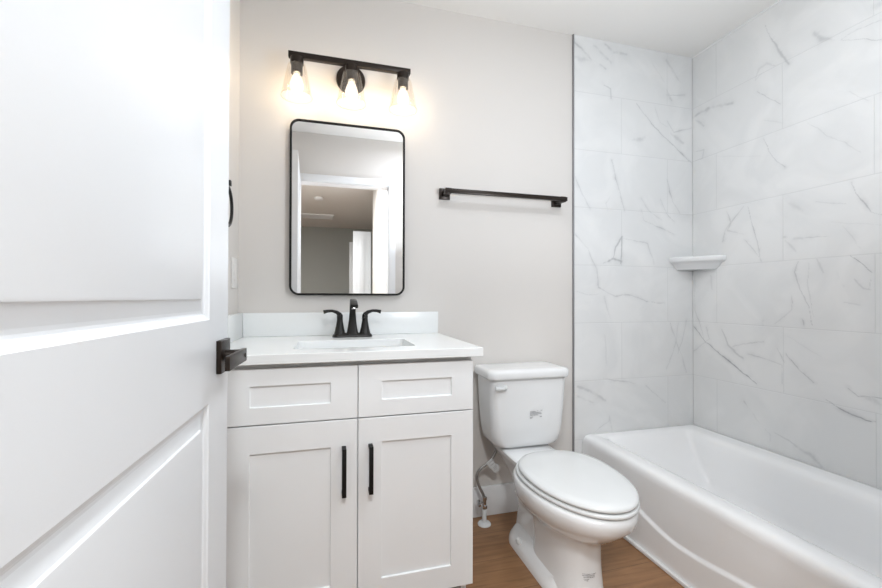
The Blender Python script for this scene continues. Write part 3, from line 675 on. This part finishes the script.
bm = BM(); lathe(bm, (TC+.101, 1.565, .040), [(.012, 0), (.012, .014), (.009, .021), (.003, .024)], ax=(.35, 0, 1), n=20); obj('bolt_cap', bm, 'plastic', to)
def marks(name, fn, rows, parent):
    bm = BM(); rg = random.Random(5)
    for u0, v, u1, h in rows:
        u = u0
        while u < u1:
            wd = rg.uniform(.0010, .0026); k = rg.random()
            a, b = (v, v+h) if k < .7 else (v+h*.3, v+h)
            P = [fn(u, a), fn(u+wd, a), fn(u+wd, b), fn(u, b)]
            Q = [fn(u, a, .0004), fn(u+wd, a, .0004), fn(u+wd, b, .0004), fn(u, b, .0004)]
            loft(bm, [P, Q]); u += wd+rg.uniform(.0006, .0013)
    return obj(name, bm, 'ink', parent, smooth=0)
def tankf(u, v, o=0): return Vector((.874+u, 1.6615-.0+(.545-.53)*0-(.0008 if o else 0)+(-.00006*((v)*1000)), .512+v))
marks('printed_mark', tankf, [(0, .0385, .026, .0022), (.034, .040, .040, .0022), (.052, .041, .058, .003), (0, .033, .050, .0026), (0, .0275, .056, .0026), (0, .022, .040, .0022), (0, .013, .014, .0022), (0, .009, .012, .0022), (.048, .012, .058, .004)], to)

def pedf(u, v, o=0):
    z = .062+v*1.1; t = -math.radians(22)+u*1.5/.088; w_ = .0885; r0_ = Vector((TC+w_*math.sin(t), 1.36-.143*math.cos(t), z)); return r0_+Vector((math.sin(t), -math.cos(t), 0))*(o+.0006)
marks('printed_mark', pedf, [(0, .050, .016, .002), (.019, .050, .030, .002), (0, .045, .028, .0026), (.002, .040, .027, .0026), (.002, .034, .012, .002), (.002, .030, .010, .002)], to)
# ------------------------------------------------------------------ supply valve
sv = thing('water_supply_valve', (.712, 1.80, 0), 'chrome shutoff valve with grey hose and white floor flange behind the toilet', 'valve')
vx, vy = .712, 1.800
bm = BM(); lathe(bm, (vx, vy, .0005), [(.031, 0), (.031, .004), (.026, .010), (.012, .013)]); obj('floor_flange', bm, 'plastic', sv)
bm = BM(); lathe(bm, (vx, vy, .010), [(.0105, 0), (.0105, .066), (.009, .069)]); obj('riser_pipe', bm, 'plastic', sv)
bm = BM(); lathe(bm, (vx, vy, .072), [(.009, 0), (.013, .003), (.013, .018), (.009, .020), (.009, .040), (.012, .042), (.012, .056), (.008, .058)], n=6); tube(bm, [(vx, vy, .102), (vx-.024, vy-.004, .104)], .006, 12); obj('valve_body', bm, 'chrome', sv)
bm = BM(); lathe(bm, (vx-.024, vy-.004, .104), [(.006, 0), (.017, .002), (.017, .009), (.006, .012)], ax=(-1, -.15, 0), n=8); obj('valve_knob', bm, 'chrome', sv)
hp = smooth_path([(vx, vy, .118), (vx-.006, vy, .140), (vx-.022, vy, .172), (vx-.034, vy, .205), (vx-.036, vy, .236), (vx-.018, vy, .262), (vx+.016, vy, .282), (vx+.042, vy+.002, .306), (vx+.060, vy+.004, .340), (vx+.062, vy+.004, .379)])
bm = BM(); tube(bm, hp, .0068, 14); obj('hose', bm, 'braid', sv)
bm = BM(); c = Vector((vx+.030, vy-.010, .288)); ax = Vector((.75, 0, .55)).normalized(); up = Vector((-ax.z, 0, ax.x))
def tg(u, v, o): return c+ax*u+up*v+Vector((0, -o, 0))
loft(bm, [[tg(-.020, -.018, 0), tg(.014, -.018, 0), tg(.014, .016, 0), tg(-.020, .016, 0)], [tg(-.020, -.018, .002), tg(.014, -.018, .002), tg(.014, .016, .002), tg(-.020, .016, .002)]])
loft(bm, [[tg(-.016, -.050, -.002), tg(.006, -.058, -.002), tg(.022, -.040, -.001), tg(.020, -.020, 0), tg(-.012, -.017, 0)], [tg(-.016, -.050, 0), tg(.006, -.058, 0), tg(.022, -.040, .001), tg(.020, -.020, .002), tg(-.012, -.017, .002)]])
tgob = obj('paper_tag', bm, 'plastic', sv, smooth=0)
marks('tag_print', lambda u, v, o=0: tg(u, v, .0022+o), [(-.013, -.010, .013, .003), (-.010, .004, .012, .003)], tgob)
marks('tag_print', lambda u, v, o=0: tg(u, v, .0024+o), [(-.006, -.026, .012, .002), (-.008, -.032, .010, .002), (-.010, -.039, .008, .002)], tgob)

# ------------------------------------------------------------------ added fill lamps on bathroom and hall ceilings (unseen, out of frame)
cl = thing('ceiling_fill', (.80, .60, ZC-.06), 'added round white flush fill light above the middle of the bathroom, out of view', 'light')
bm = BM(); lathe(bm, (.80, .60, ZC-.0005), [(.235, 0), (.235, -.03), (.22, -.036)], n=48); obj('housing', bm, 'trim', cl)
bm = BM(); lathe(bm, (.80, .60, ZC-.036), [(.218, 0), (.215, -.012), (.20, -.020), (.02, -.024)], n=48); obj('diffuser', bm, 'diffuser', cl)
dl = thing('doorway_fill', (.08, -.62, ZC-.05), 'added small round white fill lamp just outside the bathroom doorway, out of view', 'light')
bm = BM(); lathe(bm, (.08, -.62, ZC-.0005), [(.155, 0), (.155, -.025), (.145, -.030)], n=48); obj('housing', bm, 'trim', dl)
bm = BM(); lathe(bm, (.08, -.62, ZC-.030), [(.143, 0), (.140, -.012), (.12, -.018), (.02, -.020)], n=48); obj('diffuser', bm, 'diffuser', dl)
